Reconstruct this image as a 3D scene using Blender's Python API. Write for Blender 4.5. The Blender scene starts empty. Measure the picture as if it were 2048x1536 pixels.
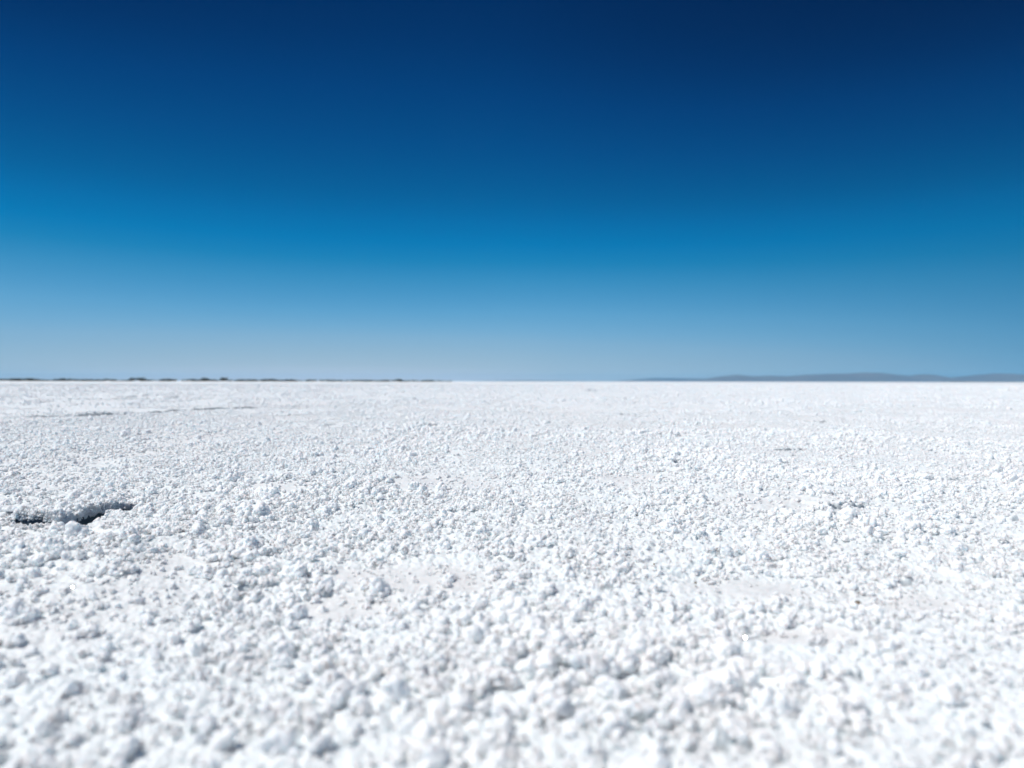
import bpy, math, random
import numpy as np
from mathutils import Vector, Matrix

R = math.radians
S = bpy.context.scene
C = S.collection
rng = np.random.default_rng(7)
random.seed(7)

# ------------------------------------------------------------------ camera
H = 0.30                       # the camera is held 30 cm above the salt
FPX = 24.0 / 36.0 * 2048       # focal length in photo pixels
HZ = 762.6                     # row of the horizon at the photo's centre column
cd = bpy.data.cameras.new('camera'); cam = bpy.data.objects.new('camera', cd); C.objects.link(cam)
cd.lens = 24.0; cd.sensor_width = 36.0; cd.clip_start = 0.02; cd.clip_end = 60000
cam.location = (0, 0, H)
pitch = math.atan((768 - HZ) / FPX)
cam.rotation_euler = (Matrix.Rotation(R(90) - pitch, 4, 'X') @ Matrix.Rotation(R(0.095), 4, 'Z')).to_euler()
cd.dof.use_dof = True; cd.dof.focus_distance = 1.80; cd.dof.aperture_fstop = 2.9; cd.dof.aperture_blades = 0
S.camera = cam

# ------------------------------------------------------------------ light
SUN_EL, SUN_ROT = 60.0, -100.0
w = bpy.data.worlds.new('World'); S.world = w; w.use_nodes = True
wn = w.node_tree; bg = wn.nodes['Background']
sky = wn.nodes.new('ShaderNodeTexSky'); sky.sky_type = 'NISHITA'; sky.sun_disc = False
sky.sun_elevation = R(SUN_EL); sky.sun_rotation = R(SUN_ROT)
sky.altitude = 3000; sky.air_density = 1.0; sky.dust_density = 0.3; sky.ozone_density = 3.0
sep = wn.nodes.new('ShaderNodeSeparateColor'); wn.links.new(sky.outputs[0], sep.inputs[0])
# the polariser's uneven pull across the sky: darker to the right, a little darker at the far left
wtc = wn.nodes.new('ShaderNodeTexCoord'); wsx = wn.nodes.new('ShaderNodeSeparateXYZ'); wn.links.new(wtc.outputs['Generated'], wsx.inputs[0])
def wm(op, a, b):
    q = wn.nodes.new('ShaderNodeMath'); q.operation = op
    for k_, v_ in enumerate((a, b)):
        if isinstance(v_, (int, float)): q.inputs[k_].default_value = v_
        else: wn.links.new(v_, q.inputs[k_])
    return q.outputs[0]
def clip(a, lo=0.0, hi=1.0): return wm('MINIMUM', wm('MAXIMUM', a, lo), hi)
hyp = wm('SQRT', wm('ADD', wm('MULTIPLY', wsx.outputs[0], wsx.outputs[0]), wm('ADD', wm('MULTIPLY', wsx.outputs[1], wsx.outputs[1]), 1e-6)), 0.0)
uu = wm('DIVIDE', wsx.outputs[0], hyp); zz = wm('MAXIMUM', wsx.outputs[2], 0.0)
aR = wm('POWER', clip(wm('DIVIDE', uu, .6)), 1.5); aL = wm('POWER', clip(wm('DIVIDE', uu, -.6)), 1.5)
eR = wm('ADD', wm('MULTIPLY', wm('POWER', clip(wm('SUBTRACT', 1.0, wm('DIVIDE', zz, .22))), 1.6),   .47), .06)      # 1 - pull at the right
eL = wm('ADD', wm('MULTIPLY', zz, .5), .03)
glow = wm('MULTIPLY', clip(wm('SUBTRACT', 1.0, wm('POWER', wm('ABSOLUTE', wm('DIVIDE', wm('ADD', uu, .26), .34), 0.0), 2.0))), clip(wm('SUBTRACT', 1.0, wm('DIVIDE', zz, .10))))
pol = wm('ADD', wm('SUBTRACT', wm('SUBTRACT', 1.0, wm('MULTIPLY', aR, eR)), wm('MULTIPLY', aL, eL)), wm('MULTIPLY', glow, .22))
dim = wm('SUBTRACT', 1.0, wm('MULTIPLY', aR, .16))
mr = wn.nodes.new('ShaderNodeMapRange'); mr.inputs[1].default_value = 0.5; mr.inputs[2].default_value = 8.5
wn.links.new(wm('MULTIPLY', sep.outputs[0], pol), mr.inputs[0])
ramp = wn.nodes.new('ShaderNodeValToRGB'); wn.links.new(mr.outputs[0], ramp.inputs[0])
def lin(c): return tuple(((v/255+0.055)/1.055)**2.4 if v/255 > 0.04045 else v/255/12.92 for v in c)
# (red of the physical sky, colour of the deep polarised sky of the photograph)
STOPS = [(.50, (0, 30, 78)), (.76, (0, 40, 90)), (.84, (0, 50, 105)), (.935, (0, 63, 123)), (1.075, (0, 77, 138)), (1.275, (0, 95, 155)),
         (1.43, (0, 109, 171)), (1.60, (0, 121, 182)), (1.78, (24, 130, 185)), (2.03, (55, 142, 193)), (2.34, (76, 152, 200)), (2.69, (94, 162, 206)),
         (3.29, (114, 171, 209)), (3.88, (131, 177, 209)), (4.95, (147, 183, 208)), (6.3, (164, 190, 209)), (8.5, (202, 210, 224))]
cr = ramp.color_ramp
while len(cr.elements) < len(STOPS): cr.elements.new(0.5)
for e, (v, c) in zip(cr.elements, STOPS):
    e.position = (v - 0.5) / 8.0; e.color = lin(c) + (1,)
sc10 = wn.nodes.new('ShaderNodeVectorMath'); sc10.operation = 'SCALE'; wn.links.new(wm('MULTIPLY', dim, 10.0), sc10.inputs['Scale'])
wn.links.new(ramp.outputs[0], sc10.inputs[0]); wn.links.new(sc10.outputs[0], bg.inputs[0])
bg.inputs[1].default_value = 0.1

sd = bpy.data.lights.new('sun', 'SUN'); sd.energy = 3.9; sd.angle = R(0.5); sd.color = (1.0, 0.99, 0.962)
so = bpy.data.objects.new('sun', sd); C.objects.link(so)
sdir = Vector((math.sin(R(SUN_ROT))*math.cos(R(SUN_EL)), math.cos(R(SUN_ROT))*math.cos(R(SUN_EL)), math.sin(R(SUN_EL))))
so.rotation_euler = sdir.to_track_quat('Z', 'Y').to_euler(); so.location = sdir * 50
vs = S.view_settings; vs.view_transform = 'Standard'; vs.look = 'None'; vs.exposure = 0.0; vs.gamma = 1.0
S.render.engine = 'CYCLES'
S.cycles.max_bounces = 14; S.cycles.diffuse_bounces = 9; S.cycles.transmission_bounces = 6; S.cycles.volume_bounces = 1

# ------------------------------------------------------------------ helpers
def tag(o, label=None, cat=None, group=None, kind=None):
    for k, v in (('label', label), ('category', cat), ('group', group), ('kind', kind)):
        if v: o[k] = v
    return o
def link(name, me, mat=None, loc=(0, 0, 0)):
    o = bpy.data.objects.new(name, me); C.objects.link(o); o.location = loc
    if mat and not me.materials: me.materials.append(mat)
    return o
def np_mesh(name, co, faces, smooth=True):
    me = bpy.data.meshes.new(name); k = faces.shape[1]
    me.vertices.add(len(co)); me.vertices.foreach_set('co', co.astype(np.float32).ravel())
    me.loops.add(faces.size); me.loops.foreach_set('vertex_index', faces.astype(np.int32).ravel())
    me.polygons.add(len(faces))
    me.polygons.foreach_set('loop_start', np.arange(0, faces.size, k, dtype=np.int32))
    me.polygons.foreach_set('loop_total', np.full(len(faces), k, np.int32))
    me.polygons.foreach_set('use_smooth', np.full(len(faces), smooth))
    me.update(calc_edges=True); return me
def ground_at(px, py):
    """point of the flat salt seen at a pixel of the photo (2048 wide)"""
    hz = HZ + (px - 1024) * 0.00166
    y = H * FPX / (py - hz)
    return (px - 1024) / FPX * y, y
def hsh(ix, iy, s):
    with np.errstate(over='ignore'):
        h = (ix.astype(np.int64) * 374761393 + iy.astype(np.int64) * 668265263 + s * 2147483647).astype(np.uint64)
        h = (h ^ (h >> np.uint64(13))) * np.uint64(1274126177)
        h = h ^ (h >> np.uint64(16)); h = h * np.uint64(2246822519); h = h ^ (h >> np.uint64(15))
    return (h & np.uint64(0xFFFFFF)).astype(np.float64) / 0xFFFFFF
def vnoise(x, y, s):
    ix = np.floor(x); iy = np.floor(y); fx = x - ix; fy = y - iy
    fx = fx*fx*(3-2*fx); fy = fy*fy*(3-2*fy); ix = ix.astype(np.int64); iy = iy.astype(np.int64)
    return ((hsh(ix, iy, s)*(1-fx) + hsh(ix+1, iy, s)*fx)*(1-fy) + (hsh(ix, iy+1, s)*(1-fx) + hsh(ix+1, iy+1, s)*fx)*fy)
def fbm(x, y, s, o=4, g=0.5):
    t = 0; a = 1; n = 0
    for i in range(o):
        t = t + a*vnoise(x*2**i + 17.3*i, y*2**i - 9.1*i, s+i); n += a; a *= g
    return t / n
def grains(x, y, cell, s, keep=1.0):
    """height of round grains lying on the plane, one at most in every cell"""
    gx = x/cell; gy = y/cell; ix = np.floor(gx).astype(np.int64); iy = np.floor(gy).astype(np.int64)
    out = np.zeros_like(gx)
    for dx in (-1, 0, 1):
        for dy in (-1, 0, 1):
            jx = ix+dx; jy = iy+dy
            cx = jx + hsh(jx, jy, s); cy = jy + hsh(jx, jy, s+1)
            r = 0.35 + 0.45*hsh(jx, jy, s+2); r = np.where(hsh(jx, jy, s+3) < keep, r, 1e-3)
            d2 = (gx-cx)**2 + (gy-cy)**2
            out = np.maximum(out, np.sqrt(np.maximum(r*r - d2, 0)))
    return out * cell

# ------------------------------------------------------------------ the lie of the salt
# lips: a line of crust whose far plate is lifted, with a gap under its edge
# (px0, py0, px1, py1, lift, gap depth, gap width, wobble)
LIPS = [(18, 1056, 110, 1058, .015, .045, .020, .012), (100, 1064, 243, 1015, .015, .075, .036, .013),
        (-30, 838, 130, 834, .012, .03, .08, .05), (120, 833, 330, 825, .020, .04, .10, .06), (320, 824, 520, 815, .015, .03, .09, .06),
        (520, 814, 720, 810, .010, .01, .06, .06), (235, 797, 300, 791, .028, .02, .1, .1), (328, 797, 375, 793, .03, .02, .1, .1),
        (838, 856, 885, 852, .013, .03, .05, .02), (845, 853, 880, 850, .010, .02, .04, .02),
        (1160, 783, 1200, 781, .05, .03, .25, .2), (1285, 794, 1310, 793, .022, .02, .1, .1),
        (1225, 830, 1245, 829, .012, .02, .05, .03), (1262, 829, 1282, 831, .012, .02, .05, .03),
        (1545, 900, 1625, 896, .008, .02, .03, .03), (1635, 890, 1660, 893, .007, .01, .02, .02),
        (1340, 931, 1385, 930, .008, .022, .02, .01), (985, 907, 1025, 909, .007, .016, .02, .01),
        (1665, 1020, 1735, 1011, .011, .028, .022, .012), (1130, 967, 1150, 969, .006, .014, .016, .01),
        (745, 1001, 765, 1003, .006, .018, .014, .008), (620, 1186, 660, 1176, .006, .014, .010, .006),
        (470, 1170, 560, 1163, .005, .012, .010, .008), (1335, 1136, 1372, 1142, .006, .014, .010, .006),
        (1100, 1056, 1135, 1052, .005, .012, .010, .006), (1430, 1110, 1470, 1122, .005, .012, .01, .006),
        (255, 1078, 290, 1070, .010, .012, .012, .006), (1560, 985, 1600, 990, .005, .010, .012, .01),
        (1850, 972, 1930, 962, .006, .014, .02, .02), (1900, 1095, 1945, 1090, .005, .014, .012, .01),
        (1800, 1160, 1840, 1164, .006, .018, .010, .006), (928, 1397, 968, 1403, .006, .022, .010, .004),
        (1430, 1500, 1465, 1508, .008, .024, .010, .004), (1690, 1355, 1730, 1350, .006, .018, .010, .004),
        (440, 1330, 485, 1322, .007, .016, .010, .005), (1190, 780, 1235, 781, .02, .01, .2, .2),
        (940, 812, 990, 809, .010, .01, .06, .05), (700, 846, 725, 847, .008, .014, .03, .02),
        (1030, 847, 1050, 848, .008, .014, .03, .02), (1440, 840, 1470, 838, .006, .01, .04, .03)]
for _k in range(46):                      # many small nameless breaks in the crust
    _x = random.uniform(-60, 2100); _y = random.choice([random.uniform(835, 960), random.uniform(900, 1150)]); _l = random.uniform(10, 34)
    _s = (_y - 762) / 200.0
    LIPS.append((_x, _y, _x+_l, _y+random.uniform(-4, 3), .005*random.uniform(.6, 1.4), .012*random.uniform(.6, 1.3), .016/max(_s, .35), .012))
LP = []
for a in LIPS:
    x0, y0 = ground_at(a[0], a[1]); x1, y1 = ground_at(a[2], a[3]); LP.append((x0, y0, x1, y1) + a[4:])

# smooth plates where fewer crystals grow: (px, py, half width, half height in photo pixels)
PLATES = [(1560, 1010, 130, 22), (880, 968, 110, 16), (1290, 962, 90, 14), (820, 1150, 170, 26), (1470, 1165, 110, 24),
          (700, 1205, 110, 24), (330, 1140, 90, 26), (1180, 905, 60, 8), (560, 975, 70, 10), (1850, 1200, 90, 20), (1620, 1270, 90, 18)]
PL = []
for px, py, a, b in PLATES:
    x, y = ground_at(px, py); x2, _ = ground_at(px + a, py); _, y2 = ground_at(px, py - b); _, y3 = ground_at(px, py + b)
    PL.append((x, y, abs(x2 - x), (y2 - y3) / 2))

def bare(x, y):
    """0 where crystals crowd, 1 on smooth plates"""
    n = fbm(x*1.7+3, y*1.1, 40, 3)
    b = np.clip((n - 0.58) * 7, 0, 1) * 0.72
    wx = (fbm(x*7, y*7, 44, 3) - .5)
    for cx, cy, a, c in PL:
        d = ((x-cx)/a)**2 + ((y-cy)/c)**2 + wx*2.4
        b = np.maximum(b, np.clip((1.5 - d) * .85, 0, 1) * 0.90)
    return b
def lips(x, y):
    h = np.zeros_like(x); gap = np.zeros_like(x); mud = np.zeros_like(x)  # mud: painted shade mask for gaps and lip walls
    for i, (x0, y0, x1, y1, up, dep, gw, wob) in enumerate(LP):
        dx, dy = x1-x0, y1-y0; L = math.hypot(dx, dy)
        m = (np.abs(x - (x0+x1)/2) < L + 1.2*gw + .6*up*40) & (np.abs(y - (y0+y1)/2) < L + gw*4 + up*40)
        if not m.any(): continue
        X = x[m]-x0; Y = y[m]-y0
        t = (X*dx + Y*dy) / L; s = (-X*dy + Y*dx) / L
        if x0*dy - y0*dx > 0: s = -s          # the lifted plate is the one away from the camera
        s = s + (fbm(X*0.9/wob*0.25+i*7.7, Y*0.9/wob*0.25, 60, 3) - .5) * 2.2 * wob
        u = t / L
        e = np.clip(np.minimum(u+.06, 1.06-u) * 6, 0, 1)
        e = e * ((0.8 if i < 2 else 0.35) + (.3 if i < 2 else 0.9)*np.clip((vnoise(u*7+i*3.1, u*0+i, 63)-.25)*2, 0, 1))
        wd = up * 9
        rise = np.where(s > 0, np.exp(-np.maximum(s, 0)/wd), 0)
        g = np.exp(-(((s + gw*.55)/(gw*.55))**4))
        h[m] += up*e*rise - dep*e*g
        gap[m] = np.maximum(gap[m], e*g)
        mud[m] = np.maximum(mud[m], (1.0 if i < 2 else .6 if i < 15 else .30) * np.clip((dep*e*np.maximum(g, np.exp(-(((s + gw*.45)/(gw*.80))**6))) - up*e*rise*(s > .006) - .0045 + (vnoise(x[m]*90, y[m]*90, 66)-.5)*.004)/.003, 0, 1))  # painted shade mask for gaps and lip walls, weaker on the small lips
    lips.mud = mud  # painted shade mask, not mud
    return h, gap
def base_h(x, y):
    r = np.hypot(x, y); near = 1/(1 + (r/9)**2)
    h = (fbm(x*0.8, y*0.8, 1, 3) - .5)*.030 + (fbm(x*3.1, y*3.1, 5, 3) - .5)*.020 + (fbm(x*14, y*14, 9, 3) - .5)*.009*near
    h = h * np.clip(40/(r+1), 0, 1)
    l, g = lips(x, y)
    return h + l, g
h00 = float(base_h(np.array([0.0]), np.array([1.6]))[0][0])

# ------------------------------------------------------------------ materials
def mat(name):
    m = bpy.data.materials.new(name); m.use_nodes = True
    nt = m.node_tree; return m, nt, nt.nodes['Principled BSDF'], nt.nodes['Material Output']
def salt(name, c_a, c_b, transl, bump_scale, bump_dist, rough=.55, mud=False):  # mud: paint shade into the gaps under the lips
    m, nt, p, out = mat(name); N = nt.nodes.new; Lk = nt.links.new
    tc = N('ShaderNodeTexCoord'); n1 = N('ShaderNodeTexNoise'); n1.inputs['Scale'].default_value = 2.2; n1.inputs['Detail'].default_value = 6
    geo = N('ShaderNodeNewGeometry')
    Lk(geo.outputs['Position'], n1.inputs['Vector'])
    mp = N('ShaderNodeMapRange'); mp.inputs[1].default_value = .4; mp.inputs[2].default_value = .66; Lk(n1.outputs[0], mp.inputs[0])
    mx = N('ShaderNodeMix'); mx.data_type = 'RGBA'; mx.inputs[6].default_value = c_a + (1,); mx.inputs[7].default_value = c_b + (1,)
    Lk(mp.outputs[0], mx.inputs[0]); Lk(mx.outputs[2], p.inputs['Base Color'])
    p.inputs['Roughness'].default_value = rough; p.inputs['Specular IOR Level'].default_value = .35
    n2 = N('ShaderNodeTexNoise'); n2.inputs['Scale'].default_value = bump_scale; n2.inputs['Detail'].default_value = 4; n2.inputs['Roughness'].default_value = .65
    Lk(geo.outputs['Position'], n2.inputs['Vector'])
    b = N('ShaderNodeBump'); b.inputs['Strength'].default_value = .6; b.inputs['Distance'].default_value = bump_dist
    Lk(n2.outputs[0], b.inputs['Height']); Lk(b.outputs[0], p.inputs['Normal'])
    p.subsurface_method = 'RANDOM_WALK' if hasattr(p, 'subsurface_method') else None
    p.inputs['Subsurface Weight'].default_value = transl; p.inputs['Subsurface Radius'].default_value = (.82, .95, 1.0)
    p.inputs['Subsurface Scale'].default_value = .0080 if mud else .0038
    if mud:           # shade in the gaps under the lips, painted into the crust colour
        at = N('ShaderNodeAttribute'); at.attribute_name = 'mud'  # painted shade mask of the gaps and lips
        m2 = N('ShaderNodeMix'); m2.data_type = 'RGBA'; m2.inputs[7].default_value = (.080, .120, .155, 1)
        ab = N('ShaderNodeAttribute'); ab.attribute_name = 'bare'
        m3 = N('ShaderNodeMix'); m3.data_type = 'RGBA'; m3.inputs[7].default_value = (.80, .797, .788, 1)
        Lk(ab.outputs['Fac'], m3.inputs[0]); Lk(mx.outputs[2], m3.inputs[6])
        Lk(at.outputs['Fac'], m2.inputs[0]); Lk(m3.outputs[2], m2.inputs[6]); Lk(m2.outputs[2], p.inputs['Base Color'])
    return m
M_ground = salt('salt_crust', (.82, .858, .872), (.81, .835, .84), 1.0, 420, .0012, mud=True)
M_clump = salt('salt_crystals', (.956, .984, .980), (.948, .974, .970), 1.0, 700, .0011)
M_slab = salt('salt_plate', (.88, .89, .90), (.82, .82, .82), .0, 300, .002)
def plain(name, ca, cb, scale, rough=.8):
    m, nt, p, out = mat(name); N = nt.nodes.new; Lk = nt.links.new
    tc = N('ShaderNodeTexCoord'); n = N('ShaderNodeTexNoise'); n.inputs['Scale'].default_value = scale; n.inputs['Detail'].default_value = 5
    Lk(tc.outputs['Object'], n.inputs['Vector'])
    mx = N('ShaderNodeMix'); mx.data_type = 'RGBA'; mx.inputs[6].default_value = ca + (1,); mx.inputs[7].default_value = cb + (1,)
    mp = N('ShaderNodeMapRange'); mp.inputs[1].default_value = .35; mp.inputs[2].default_value = .65; Lk(n.outputs[0], mp.inputs[0])
    Lk(mp.outputs[0], mx.inputs[0]); Lk(mx.outputs[2], p.inputs['Base Color']); p.inputs['Roughness'].default_value = rough
    return m
M_hill = plain('hazed_hill_rock', (.11, .15, .20), (.16, .19, .23), .0012, .95)  # rock colour blued so the surface carries part of the distance haze
M_shrub = plain('shrub_leaves', (.035, .05, .03), (.09, .085, .06), .8)
M_peb = plain('brown_stone', (.10, .075, .05), (.26, .20, .14), 600)

# ------------------------------------------------------------------ ground
th = np.concatenate([np.linspace(-180, -62, 120, endpoint=False), np.linspace(-62, 62, 1750, endpoint=False), np.linspace(62, 180, 120, endpoint=False)])
th = np.radians(th)
rr = [0.05]
while rr[-1] < 0.32: rr.append(rr[-1]*1.04)
while rr[-1] < 9: rr.append(rr[-1]*1.0027)
while rr[-1] < 60: rr.append(rr[-1]*1.008)
while rr[-1] < 15000: rr.append(rr[-1]*1.06)
rr = np.array(rr); nT, nR = len(th), len(rr)
Rg, Tg = np.meshgrid(rr, th, indexing='ij')
X = (Rg*np.sin(Tg)).ravel(); Y = (Rg*np.cos(Tg)).ravel()
Z, gap = base_h(X, Y); shade_v = lips.mud.copy()
rad = np.hypot(X, Y); fine = rad < 14
bz = np.zeros_like(X); bz[fine] = bare(X[fine], Y[fine])
k = np.where(fine, 1 - .8*bz, 0) * np.clip((12-rad)/6, 0, 1)
g = np.zeros_like(X)
xf, yf = X[fine], Y[fine]
g[fine] = .42*grains(xf, yf, .013, 70, .8) + .5*grains(xf, yf, .0065, 75, .85)
g = np.where(fine, g*k, 0)
far = rad >= 6
gf = np.zeros_like(X); sel = far & (rad < 400)
gf[sel] = (fbm(X[sel]*1.3, Y[sel]*1.3, 90, 3)-.5)*.02 + .25*grains(X[sel], Y[sel], .09, 95, .5)*np.clip((rad[sel]-6)/8, 0, 1)*np.clip(80/rad[sel], 0, 1)
Z = Z + g + gf - h00
ii = np.arange((nR-1)*nT).reshape(nR-1, nT)
F = np.stack([ii, np.roll(ii, -1, axis=1), np.roll(ii, -1, axis=1)+nT, ii+nT], -1).reshape(-1, 4)[:, ::-1]
co = np.stack([X, Y, Z], -1)
co = np.vstack([co, [[0, 0, Z[:nT].mean()]]])
me = np_mesh('ground', co, F)
ab_ = me.attributes.new('bare', 'FLOAT', 'POINT'); ab_.data.foreach_set('value', np.append(np.clip(bz*(.25+1.1*fbm(X*1.9, Y*1.9, 33, 2)), 0, 1), 0).astype(np.float32))
at_ = me.attributes.new('mud', 'FLOAT', 'POINT'); at_.data.foreach_set('value', np.append(shade_v, 0).astype(np.float32))  # painted shade mask of the gaps and lips
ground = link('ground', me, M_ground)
tag(ground, 'white salt crust of the dry lake reaching flat to the horizon', 'ground', kind='structure')

# ------------------------------------------------------------------ salt clumps
import bmesh
def ico(sub):
    bm = bmesh.new(); bmesh.ops.create_icosphere(bm, subdivisions=sub, radius=1)
    v = np.array([p.co[:] for p in bm.verts]); f = np.array([[q.index for q in p.verts] for p in bm.faces]); bm.free()
    return v / np.linalg.norm(v, axis=1)[:, None], f
IC = {s: ico(s) for s in (3, 4, 5)}
def knob(rs, sub, nb, spread=.62, small=True):
    """cauliflower shaped crystal knob: outermost surface of many overlapping balls"""
    d, f = IC[sub]
    c = rs.normal(size=(nb, 3)); c /= np.linalg.norm(c, axis=1)[:, None]; c *= (spread*rs.uniform(.55, 1.1, nb))[:, None]
    r = rs.uniform(.24, .46, nb); c = np.vstack([c, [[0, 0, 0]]]); r = np.append(r, .55)
    if small:
        n2 = nb*5; k2 = rs.normal(size=(n2, 3)); k2 /= np.linalg.norm(k2, axis=1)[:, None]
        t = surf(k2, c, r); k2 *= (t*rs.uniform(.86, 1.0, n2))[:, None]
        c = np.vstack([c, k2]); r = np.append(r, rs.uniform(.08, .17, n2))
    return d * surf(d, c, r)[:, None], f
def surf(d, c, r):
    b = d @ c.T; disc = r**2 - (c**2).sum(1)[None] + b*b
    t = np.where(disc > 0, b + np.sqrt(np.maximum(disc, 0)), 0)
    return np.maximum(t.max(1), .25)
def clump_mesh(i, sub, lobes, nb):
    rs = np.random.default_rng(100+i); V = []; Fc = []; n = 0
    for k in range(lobes):
        v, f = knob(rs, sub, nb)
        if k: s = rs.uniform(.45, .8); a = rs.uniform(0, 6.28); rad_ = rs.uniform(.6, 1.0); off = np.array([math.cos(a)*rad_, math.sin(a)*rad_, rs.uniform(-.35, .25)])
        else: s = 1; off = np.zeros(3)
        v = v * s * rs.uniform(.85, 1.15, 3) + off
        V.append(v); Fc.append(f+n); n += len(v)
    V = np.vstack(V); V *= 1/np.percentile(np.linalg.norm(V[:, :2], axis=1), 92)
    return np_mesh('salt_clump', V, np.vstack(Fc))
variants = [clump_mesh(i, 5 if i < 10 else 4, [1, 1, 2, 3, 4, 3, 2, 5, 4, 1, 1, 2, 3, 2][i], [14, 20, 12, 10, 9, 14, 16, 9, 12, 26, 8, 7, 6, 10][i]) for i in range(14)]
for m in variants: m.materials.append(M_clump)
def h_at(x, y):
    x = np.atleast_1d(np.array(x, float)); y = np.atleast_1d(np.array(y, float)); return base_h(x, y)[0] - h00

# ------------------------------------------------------------------ crevice: broken plates over it
SLABS = []
def slab(px, py, wm, dm, tilt, rz, seed, label, lift=.012, th_=.010):
    rs = np.random.default_rng(seed); nu, nv = 70, 44; x0, y0 = ground_at(px, py)
    U, Vv = np.meshgrid(np.linspace(-1, 1, nu), np.linspace(-1, 1, nv), indexing='ij')
    a = U*np.sqrt(1-Vv*Vv/2); b = Vv*np.sqrt(1-U*U/2)
    e = 1 + 1.1*(fbm(np.arctan2(b, a)*2.6+seed, U*0, seed, 4)-.5)
    Xl = a*e*wm/2; Yl = b*e*dm/2
    edge = np.clip((1-np.hypot(a, b))*6, 0, 1)**.5
    top = th_*.5*edge + (fbm(Xl*60, Yl*60, seed, 3)-.5)*.006*edge + .7*grains(Xl, Yl, .007, seed)*edge
    bot = -th_*.5*edge + (fbm(Xl*50+9, Yl*50, seed, 3)-.5)*.006*edge
    q = np.arange(nu*nv).reshape(nu, nv); f = np.stack([q[:-1, :-1], q[1:, :-1], q[1:, 1:], q[:-1, 1:]], -1).reshape(-1, 4)
    V = np.vstack([np.stack([Xl, Yl, top], -1).reshape(-1, 3), np.stack([Xl, Yl, bot], -1).reshape(-1, 3)])
    o = link('salt_plate', np_mesh('salt_plate', V, np.vstack([f, f[:, ::-1]+nu*nv])), M_slab)
    z0 = float(h_at(x0, y0+.04)[0]) + lift
    o.location = (x0, y0, z0); o.rotation_euler = (tilt, rs.uniform(-.06, .06), rz)
    SLABS.append((x0, y0, z0, wm/2, dm/2, tilt, rz, th_))
    tag(o, label, 'salt plate', 'broken salt plates at the crevice'); return o
slab(205, 1008, .10, .06, -.16, .55, 1, 'broken salt plate roofing the darkest right end of the crevice', .012, .008)
slab(30, 1036, .09, .05, -.14, -.1, 3, 'salt plate at the left end of the crevice by the frame edge', .012, .008)

coll = bpy.data.collections.new('salt_clumps_by_hand'); C.children.link(coll)
# the clumps one can single out: px, py (foot of the clump), diameter in photo pixels, variant, description
BIG = [
 (1035, 1222, 60, 0, 'large rounded white salt clump standing alone right of the tan patch'),
 (1145, 1295, 62, 1, 'blunt salt clump with a grey underside, right of the tallest centre clump'),
 (800, 1255, 46, 2, 'double headed salt clump just below the tan patch'),
 (985, 1300, 70, 3, 'broad leaning salt clump with a dark hollow at its right foot'),
 (1340, 1218, 60, 4, 'broad salt clump casting a grey shadow beside the smooth pale plate'),
 (1467, 1262, 38, 9, 'small round salt ball standing above the glinting crystals'),
 (1568, 1196, 30, 10, 'round salt ball with a blue grey shaded cheek on the right'),
 (1340, 1050, 30, 1, 'knobbly salt ball in sharp focus right of centre'),
 (1020, 985, 24, 0, 'small sharp salt clump with dark foot above the centre'),
 (660, 1085, 40, 5, 'pair of salt knobs left of centre with a dark cleft'),
 (780, 1100, 34, 2, 'low double salt knob with a long shadow left of centre'),
 (965, 1068, 30, 9, 'finely knobbed salt clump in focus at centre'),
 (268, 1095, 46, 6, 'tall bluish salt clump right below the dark crevice'),
 (330, 1026, 26, 11, 'salt clump at the right end of the crevice'),
 (150, 1046, 30, 7, 'loose salt chunk wedged across the middle of the crevice'),
 (88, 1044, 26, 4, 'salt chunk hanging over the left opening of the crevice'),
 (262, 1072, 36, 3, 'spreading salt clump on the lower lip of the crevice'),
 (415, 1150, 48, 4, 'wide bright salt clump left of the tan patch'),
 (150, 1108, 40, 5, 'crusty salt clump below the middle of the crevice'),
 (470, 1328, 74, 7, 'big ragged salt clump in the blurred lower left'),
 (255, 1445, 96, 8, 'very large blurred salt clump near the bottom left corner'),
 (560, 1430, 100, 7, 'huge pale blurred salt clump at the bottom, left of centre'),
 (850, 1485, 92, 3, 'domed blurred salt clump at the bottom centre'),
 (1330, 1380, 70, 6, 'upright blurred salt clump below the brightest glint'),
 (1640, 1360, 76, 4, 'wide blurred salt clump in the lower right'),
 (1900, 1420, 84, 8, 'large blurred salt clump near the right edge'),
 (1470, 1490, 96, 5, 'big blurred salt clump left of the darkest hollow at the bottom right'),
 (1720, 1215, 50, 12, 'salt clump holding up the small brown stone'),
 (1570, 1062, 26, 13, 'little salt cone on the edge of the smooth right hand plate'),
 (1225, 1112, 34, 11, 'two lobed salt clump with a dark notch right of centre'),
]
used_px = []
for (px, py, dia, v, lab) in BIG:
    x, y = ground_at(px, py); r = dia / FPX * y / 2 * .84
    o = bpy.data.objects.new('salt_clump', variants[v]); coll.objects.link(o)
    o.location = (x, y, float(h_at(x, y)[0]) + r*.50); o.scale = (r, r*.95, r*.88)
    o.rotation_euler = (0, 0, random.uniform(0, 6.28))
    tag(o, lab, 'salt clump', 'salt clumps that stand out from the crust'); used_px.append((x, y, r))

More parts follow.
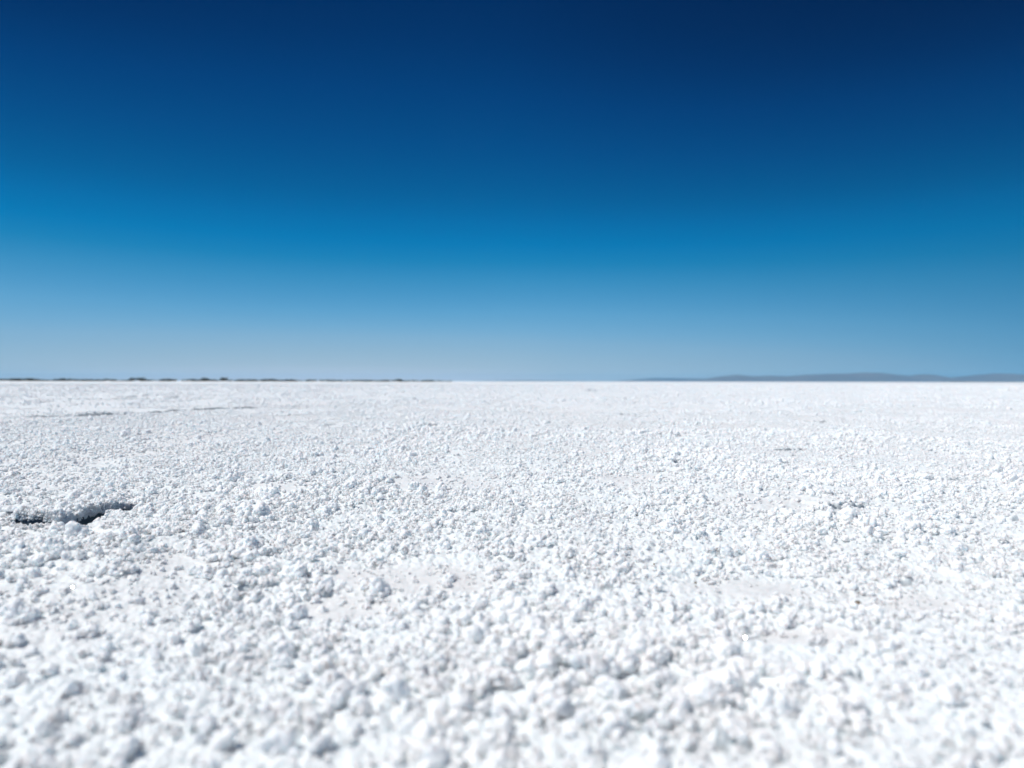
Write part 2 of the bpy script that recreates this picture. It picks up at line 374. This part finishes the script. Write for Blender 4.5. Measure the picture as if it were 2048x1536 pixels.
# every other crystal knob: uncountable, one object
def scatter(n, rmin, rmax, dens_pow):
    r = rmin + (rmax-rmin)*rng.uniform(0, 1, n)**dens_pow
    t = rng.uniform(R(-60), R(60), n)
    return r*np.sin(t), r*np.cos(t)
PX, PY, PS = [], [], []
def add(density, smean, ssig, ymin, ymax, lo, hi, clump, seed, plate_keep=.15):
    """density per m2 of knobs with log-normal radius"""
    area = 0.5*R(124)*(ymax**2 - ymin**2); n = int(area*density)
    rad_ = np.sqrt(rng.uniform(ymin**2, ymax**2, n)); t = rng.uniform(R(-62), R(62), n)
    x = rad_*np.sin(t); y = rad_*np.cos(t)
    b = bare(x, y); cl = fbm(x*clump, y*clump, seed, 3)
    keep = np.clip((cl-.36)*4.2, .06, 1) * (1 - (1-plate_keep)*b)
    _, gp = base_h(x, y)
    keep = keep*(1-.985*np.clip(gp*2.4, 0, 1))
    m = rng.uniform(0, 1, n) < keep
    x, y, cl = x[m], y[m], cl[m]
    s = np.clip(np.exp(rng.normal(math.log(smean), ssig, len(x))), lo, hi) * (.62 + .76*np.clip((fbm(x*1.6, y*1.6, 250, 2)-.2)/.6, 0, 1)) * (.7 + .7*np.clip((cl-.35)*2.2, 0, 1))
    PX.append(x); PY.append(y); PS.append(s)
add(6500, .0023, .30, .34, 1.35, .001, .0035, 22, 200, .5)
add(4500, .0027, .30, 1.35, 3.2, .0014, .0045, 22, 200, .45)
add(3200, .0033, .28, 3.2, 6.5, .002, .006, 22, 200, .4)
add(4600, .0042, .30, .34, 1.3, .0028, .008, 13, 210, .10)
add(5600, .0040, .30, 1.3, 3.4, .0025, .008, 13, 211, .10)
add(2400, .0048, .30, 3.4, 9.0, .003, .010, 9, 210, .12)
add(1500, .0070, .28, .34, 1.3, .0045, .0125, 8, 220, .05)
add(1150, .0068, .30, 1.3, 4.5, .004, .0135, 8, 221, .05)
add(200, .0080, .28, 4.5, 14.0, .006, .015, 5, 220, .08)
add(110, .0100, .22, .34, 5.0, .008, .013, 5, 230, .03)
add(120, .012, .3, 9.0, 26.0, .008, .02, 3, 240, .3)
add(26, .020, .3, 24.0, 75.0, .012, .035, 1, 240, .5)
n_free = sum(len(q) for q in PX)
ex, ey = [], []                                    # crystals crowding both rims of the crevice
for (x0, y0, x1, y1, up, dep, gw, wob) in LP[:2]:
    ex.append(rng.uniform(min(x0, x1)-.03, max(x0, x1)+.03, 26000)); ey.append(rng.uniform(min(y0, y1)-.07, max(y0, y1)+.05, 26000))
ex = np.concatenate(ex); ey = np.concatenate(ey); _l, eg = lips(ex, ey)
m = ((eg > .02) & (eg < .30)) & (rng.uniform(0, 1, len(ex)) < .24)
ex, ey, el = ex[m], ey[m], _l[m]
PX.append(ex); PY.append(ey); PS.append(rng.uniform(.002, .006, len(ex)))
x = np.concatenate(PX); y = np.concatenate(PY); s = np.concatenate(PS)
ok = np.ones(len(x), bool); rim = np.arange(len(x)) >= n_free; dl = np.zeros(len(x)); dl[rim] = np.maximum(-el, 0) + rng.uniform(-.007, .005, len(el))
for bx, by, br in used_px: ok &= (np.hypot(x-bx, y-by) > (br*.9)) | (s < .0035)
x, y, s, dl = x[ok], y[ok], s[ok], dl[ok]
z = h_at(x, y) + dl + s*.42 + .0035*(1-bare(x, y))
for (sx, sy, sz, sa, sb, tl, rz_, tk) in SLABS:
    xl = (x-sx)*math.cos(rz_) + (y-sy)*math.sin(rz_); yl = -(x-sx)*math.sin(rz_) + (y-sy)*math.cos(rz_)
    m_ = (xl/sa)**2 + (yl/sb)**2 < .95
    z[m_] = np.maximum(z[m_], sz + yl[m_]*math.tan(tl) + tk*.5 + s[m_]*.3)
n = len(x); print('knobs', n)
pm = bpy.data.meshes.new('salt_crystal_knobs'); pm.vertices.add(n)
pm.vertices.foreach_set('co', np.stack([x, y, z], -1).astype(np.float32).ravel())
def attr(nm, ty, prop, arr):
    a = pm.attributes.new(nm, ty, 'POINT'); a.data.foreach_set(prop, arr.ravel())
rot = np.stack([rng.normal(0, .35, n), rng.normal(0, .35, n), rng.uniform(0, 6.283, n)], -1).astype(np.float32)
attr('knob_rotation', 'FLOAT_VECTOR', 'vector', rot)
sc3 = (s[:, None]*np.stack([rng.uniform(.8, 1.25, n), rng.uniform(.8, 1.25, n), rng.uniform(.75, 1.15, n)], -1)).astype(np.float32)
attr('knob_size', 'FLOAT_VECTOR', 'vector', sc3)
attr('knob_pick', 'INT', 'value', rng.integers(0, len(BIG), n).astype(np.int32))
ko = bpy.data.objects.new('salt_crystals', pm); C.objects.link(ko)
pm.materials.append(M_clump)
tag(ko, 'carpet of small knobbly white salt crystals covering the crust', 'salt crystals', kind='stuff')
gt = bpy.data.node_groups.new('scatter_knobs', 'GeometryNodeTree')
gt.interface.new_socket('Geometry', in_out='INPUT', socket_type='NodeSocketGeometry')
gt.interface.new_socket('Geometry', in_out='OUTPUT', socket_type='NodeSocketGeometry')
gi = gt.nodes.new('NodeGroupInput'); go = gt.nodes.new('NodeGroupOutput')
ci = gt.nodes.new('GeometryNodeCollectionInfo'); ci.inputs['Collection'].default_value = coll
ci.inputs['Separate Children'].default_value = True; ci.inputs['Reset Children'].default_value = True
ip = gt.nodes.new('GeometryNodeInstanceOnPoints'); ip.inputs['Pick Instance'].default_value = True
def na(nm, ty):
    q = gt.nodes.new('GeometryNodeInputNamedAttribute'); q.data_type = ty; q.inputs['Name'].default_value = nm; return q.outputs['Attribute']
gt.links.new(gi.outputs[0], ip.inputs['Points']); gt.links.new(ci.outputs[0], ip.inputs['Instance'])
gt.links.new(na('knob_rotation', 'FLOAT_VECTOR'), ip.inputs['Rotation']); gt.links.new(na('knob_size', 'FLOAT_VECTOR'), ip.inputs['Scale'])
gt.links.new(na('knob_pick', 'INT'), ip.inputs['Instance Index']); gt.links.new(ip.outputs[0], go.inputs[0])
md = ko.modifiers.new('scatter', 'NODES'); md.node_group = gt

# ------------------------------------------------------------------ hills at the right
def ridge(name, prof, dist, depth, seed, m, label):
    """prof: (photo x, pixels above the horizon); a hill range with real depth"""
    xs = np.arange(prof[0][0], prof[-1][0]+1, 3.0)
    hh = np.interp(xs, [p[0] for p in prof], [p[1] for p in prof])
    ts = np.linspace(-1, 1, 41)
    Xs, T = np.meshgrid(xs, ts, indexing='ij'); Hh = np.repeat(hh[:, None], len(ts), 1)
    Yd = dist + T*depth; Xw = (Xs-1024)/FPX*(dist + T*depth*.3)
    crest = Hh*dist/FPX
    nz = fbm(Xw/420, Yd/420, seed, 4)
    sh = np.cos(np.clip(np.abs(T + (vnoise(Xw/900, Yd*0, seed+3)-.5)*.4), 0, 1)*math.pi/2)**1.2
    Zs = crest*(sh*(.86 + .0*nz) + (nz-.5)*.34*sh*(1-sh)*2 + (nz-.5)*.05*sh) + crest*.14*sh - 3*(1-sh)
    a, b = Xs.shape; q = np.arange(a*b).reshape(a, b)
    Fq = np.stack([q[:-1, :-1], q[1:, :-1], q[1:, 1:], q[:-1, 1:]], -1).reshape(-1, 4)
    o = link(name, np_mesh(name, np.stack([Xw, Yd, Zs], -1).reshape(-1, 3), Fq), m)
    tag(o, label, 'hills', kind='structure'); return o
ridge('hills', [(1385, 0), (1405, 4), (1424, 7), (1450, 11), (1478, 14), (1505, 11), (1536, 12), (1575, 11), (1610, 14), (1660, 16),
                (1700, 17), (1731, 19), (1760, 18), (1790, 14), (1815, 12), (1835, 15), (1850, 14.5), (1870, 11), (1885, 7), (1900, 7), (1920, 11),
                (1950, 14), (1985, 17), (2020, 16.5), (2048, 15), (2100, 17), (2200, 9), (2300, 12), (2400, 2)], 9000, 900, 11, M_hill,
      'low blue hazy hills along the horizon at the right')
ridge('far_hills', [(940, 0), (980, 1.3), (1040, 2.4), (1100, 2), (1150, 1), (1230, 1), (1270, 4.5), (1310, 7.5), (1350, 7), (1420, 6), (1600, 8), (1880, 6), (2100, 8), (2300, 0)],
      12500, 900, 21, M_hill, 'faintest pale hills low on the horizon right of the centre')

# ------------------------------------------------------------------ shrubs at the left horizon
def shrub_mesh(i, wd, ht):
    rs = np.random.default_rng(300+i); V = []; Fc = []
    nl = 9; cx = rs.uniform(-.42, .42, nl)*wd; cy = rs.uniform(-.3, .3, nl)*wd; cr_ = rs.uniform(.25, .5, nl)*ht
    cz = np.clip(rs.uniform(.3, .72, nl)*ht*(1-.9*np.abs(cx)/wd), .15*ht, ht)
    for _ in range(900):
        k = rs.integers(nl); d = rs.normal(size=3); d /= np.linalg.norm(d)
        p = np.array([cx[k], cy[k], cz[k]]) + d*cr_[k]*rs.uniform(.5, 1.0)*np.array([1.4, 1.2, .8]); p[2] = max(p[2], .05)
        a = rs.normal(size=3); a /= np.linalg.norm(a); b = np.cross(a, rs.normal(size=3)); b /= np.linalg.norm(b)
        q = rs.uniform(.06, .15); b *= q*.6; a = a*q; n0 = len(V)
        V += [p-a, p+b, p+a, p-b]; Fc.append([n0, n0+1, n0+2, n0+3])
    for k in range(nl):                     # woody stems from the foot into each leaf mass
        top = np.array([cx[k], cy[k], cz[k]]); foot = np.array([cx[k]*.2, cy[k]*.2, 0]); n0 = len(V); q = .05
        for P, qq in ((foot, q), (top, q*.4)):
            V += [P+[qq, 0, 0], P+[0, qq, 0], P+[-qq, 0, 0], P+[0, -qq, 0]]
        for e in range(4): Fc.append([n0+e, n0+(e+1) % 4, n0+4+(e+1) % 4, n0+4+e])
    me = np_mesh('shrub', np.array(V), np.array(Fc), False); me.materials.append(M_shrub); return me
SH = [shrub_mesh(i, *d) for i, d in enumerate([(3.2, 1.6), (4.5, 1.4), (2.4, 1.9), (5.0, 1.7), (3.0, 1.1), (6.0, 1.3)])]
DIMH = [1.6, 1.4, 1.9, 1.7, 1.1, 1.3]
def shrub(px, hpx, v, label, wpx=None):
    """hpx: height above the horizon in photo pixels"""
    D = random.uniform(330, 390); x = (px-1024)/FPX*D
    hm = H + hpx*D/FPX; s = hm/DIMH[v]
    o = link('shrub', SH[v], None, (x, D, -h00*0)); o.scale = (s*random.uniform(1, 1.4), s, s)
    o.rotation_euler.z = random.uniform(-.5, .5)
    tag(o, label, 'shrub', 'dark shrubs along the left horizon')
NAMED = [(62, 7, 3, 'darkest broad shrub near the left edge of the horizon'), (131, 6.5, 1, 'rounded dark shrub standing above the left part of the shrub line'),
         (264, 8, 2, 'tall pointed shrub just left of a twin smaller shrub'), (280, 7, 0, 'smaller shrub right beside the tall pointed one'),
         (408, 8.5, 2, 'tallest peaked shrub of the line, with a low dark skirt'), (447, 7.5, 0, 'isolated round brownish shrub right of the tallest one'),
         (797, 5, 0, 'darkest small shrub in the thin right end of the line')]
for a in NAMED: shrub(*a)
SEG = [(0, 35, 5.5), (36, 80, 5.5), (84, 118, 3.5), (118, 148, 5), (152, 195, 4.5), (198, 230, 4.5), (230, 262, 3), (290, 302, 4), (305, 322, 2.5), (326, 352, 5.5),
       (368, 400, 4.5), (400, 424, 5), (430, 445, 3), (455, 475, 3), (478, 512, 4.5), (524, 560, 5), (562, 592, 4.5), (600, 612, 2), (617, 634, 4.5),
       (646, 668, 5), (670, 684, 3.5), (690, 698, 2), (706, 733, 4), (738, 775, 3.5), (780, 808, 4), (812, 830, 4), (835, 846, 2), (848, 872, 3.5), (878, 903, 2.2)]
nn = 0
for a, b, hp in SEG:
    p = a
    where = 'left third' if a < 300 else 'middle' if a < 600 else 'thinning right end'
    while p < b:
        lab = {'left third': 'low dark shrub in the dense left stretch of the shrub line',
               'middle': 'low dark shrub in the broken middle stretch of the shrub line',
               'thinning right end': 'tiny dark shrub in the thinning right stretch of the shrub line'}[where]
        shrub(p+random.uniform(-1, 1), hp*random.uniform(.6, 1.05), random.choice([0, 1, 3, 4, 5]), lab); nn += 1
        p += random.uniform(4.5, 9)
for k in range(60):      # beyond the frame on the left and low plants filling in
    shrub(random.choice([random.uniform(-420, 0), random.uniform(0, 260), random.uniform(450, 900)]), random.uniform(.8, 2.4), random.choice([4, 5]), 'lowest grey green shrub barely rising above the salt horizon'); nn += 1
print('shrubs', nn)

# ------------------------------------------------------------------ small stones, twigs and glinting crystals
def stone(px, py, dpx, lift, label, name='stone', m=None, sq=(1, .8, .8)):
    x, y = ground_at(px, py); r = dpx/FPX*y/2; rs = np.random.default_rng(int(px))
    v, f = IC[3]; k = rs.normal(size=(7, 3)); k /= np.linalg.norm(k, axis=1)[:, None]; cut = rs.uniform(.62, .9, 7)
    s_ = np.ones(len(v)); 
    for kk, c_ in zip(k, cut):
        dt = v @ kk; s_ = np.where(dt > 1e-3, np.minimum(s_, c_/np.maximum(dt, 1e-3)), s_)
    o = link(name, np_mesh(name, v*s_[:, None]*r, f, False), m or M_peb); o.scale = sq
    o.location = (x, y, float(h_at(x, y)[0]) + r*.6 + lift); o.rotation_euler = (.3, .2, rs.uniform(0, 3))
    tag(o, label, 'stone'); return o
stone(1718, 1216, 17, .008, 'small grey brown stone lodged in the salt at the right')
stone(1392, 1161, 7, .006, 'tiny rust brown grain right of centre, the larger of two')
stone(1309, 1130, 6, .008, 'tiny ochre grain right of centre, left of the rust one')
stone(1393, 1162, 4, .002, 'darkest speck hidden under the rust brown grain')
stone(730, 1182, 9, .006, 'flat olive brown chip on the tan patch left of centre', sq=(1, .5, .4))
stone(780, 1404, 9, .006, 'blurred ochre chip below the broad leaning clump', sq=(1, .6, .6))
def gem(px, py, dpx, lift, label):
    x, y = ground_at(px, py); r = dpx/FPX*y/2
    z0 = float(h_at(x, y)[0]) + lift; P = Vector((x, y, z0)); view = (Vector((0, 0, H)) - P).normalized()
    nrm = (view + sdir).normalized()
    bm = bmesh.new(); bmesh.ops.create_cube(bm, size=2*r); bmesh.ops.bevel(bm, geom=bm.edges[:], offset=r*.15, segments=1, affect='EDGES')
    me = bpy.data.meshes.new('salt_crystal'); bm.to_mesh(me); bm.free()
    m = bpy.data.materials.get('clear_crystal')
    if not m:
        m, nt, p, out = mat('clear_crystal'); p.inputs['Base Color'].default_value = (.9, .93, .96, 1); p.inputs['Roughness'].default_value = .12
        p.inputs['Specular IOR Level'].default_value = 1.0; p.inputs['Coat Weight'].default_value = 1.0; p.inputs['Coat Roughness'].default_value = .1
        nz = nt.nodes.new('ShaderNodeTexNoise'); nz.inputs['Scale'].default_value = 400; nt.links.new(nz.outputs[0], p.inputs['Subsurface Weight']) if False else None
    o = link('salt_crystal', me, m, P); o.rotation_euler = nrm.to_track_quat('Z', 'Y').to_euler()
    tag(o, label, 'crystal', 'glinting salt crystals')
gem(1267, 1308, 4.0, .011, 'brightest glinting cube crystal in the lower centre')
gem(1492, 1286, 2.8, .010, 'lesser glinting crystal right of the brightest one')
gem(145, 1192, 3.0, .010, 'faint glinting crystal at the lower left')

# ------------------------------------------------------------------ haze
hb = bmesh.new(); bmesh.ops.create_cube(hb, size=1); hm = bpy.data.meshes.new('haze'); hb.to_mesh(hm); hb.free()
M_haze = bpy.data.materials.new('haze_air'); M_haze.use_nodes = True; nt = M_haze.node_tree
nt.nodes.remove(nt.nodes['Principled BSDF']); pv = nt.nodes.new('ShaderNodeVolumePrincipled')
pv.inputs['Color'].default_value = (.24, .56, .84, 1); pv.inputs['Density'].default_value = .000038
nt.links.new(pv.outputs[0], nt.nodes['Material Output'].inputs['Volume'])
hz = link('haze', hm, M_haze, (0, 0, 66)); hz.scale = (31000, 31000, 140)
tag(hz, 'thin blue haze over the salt lake', 'haze', kind='stuff')
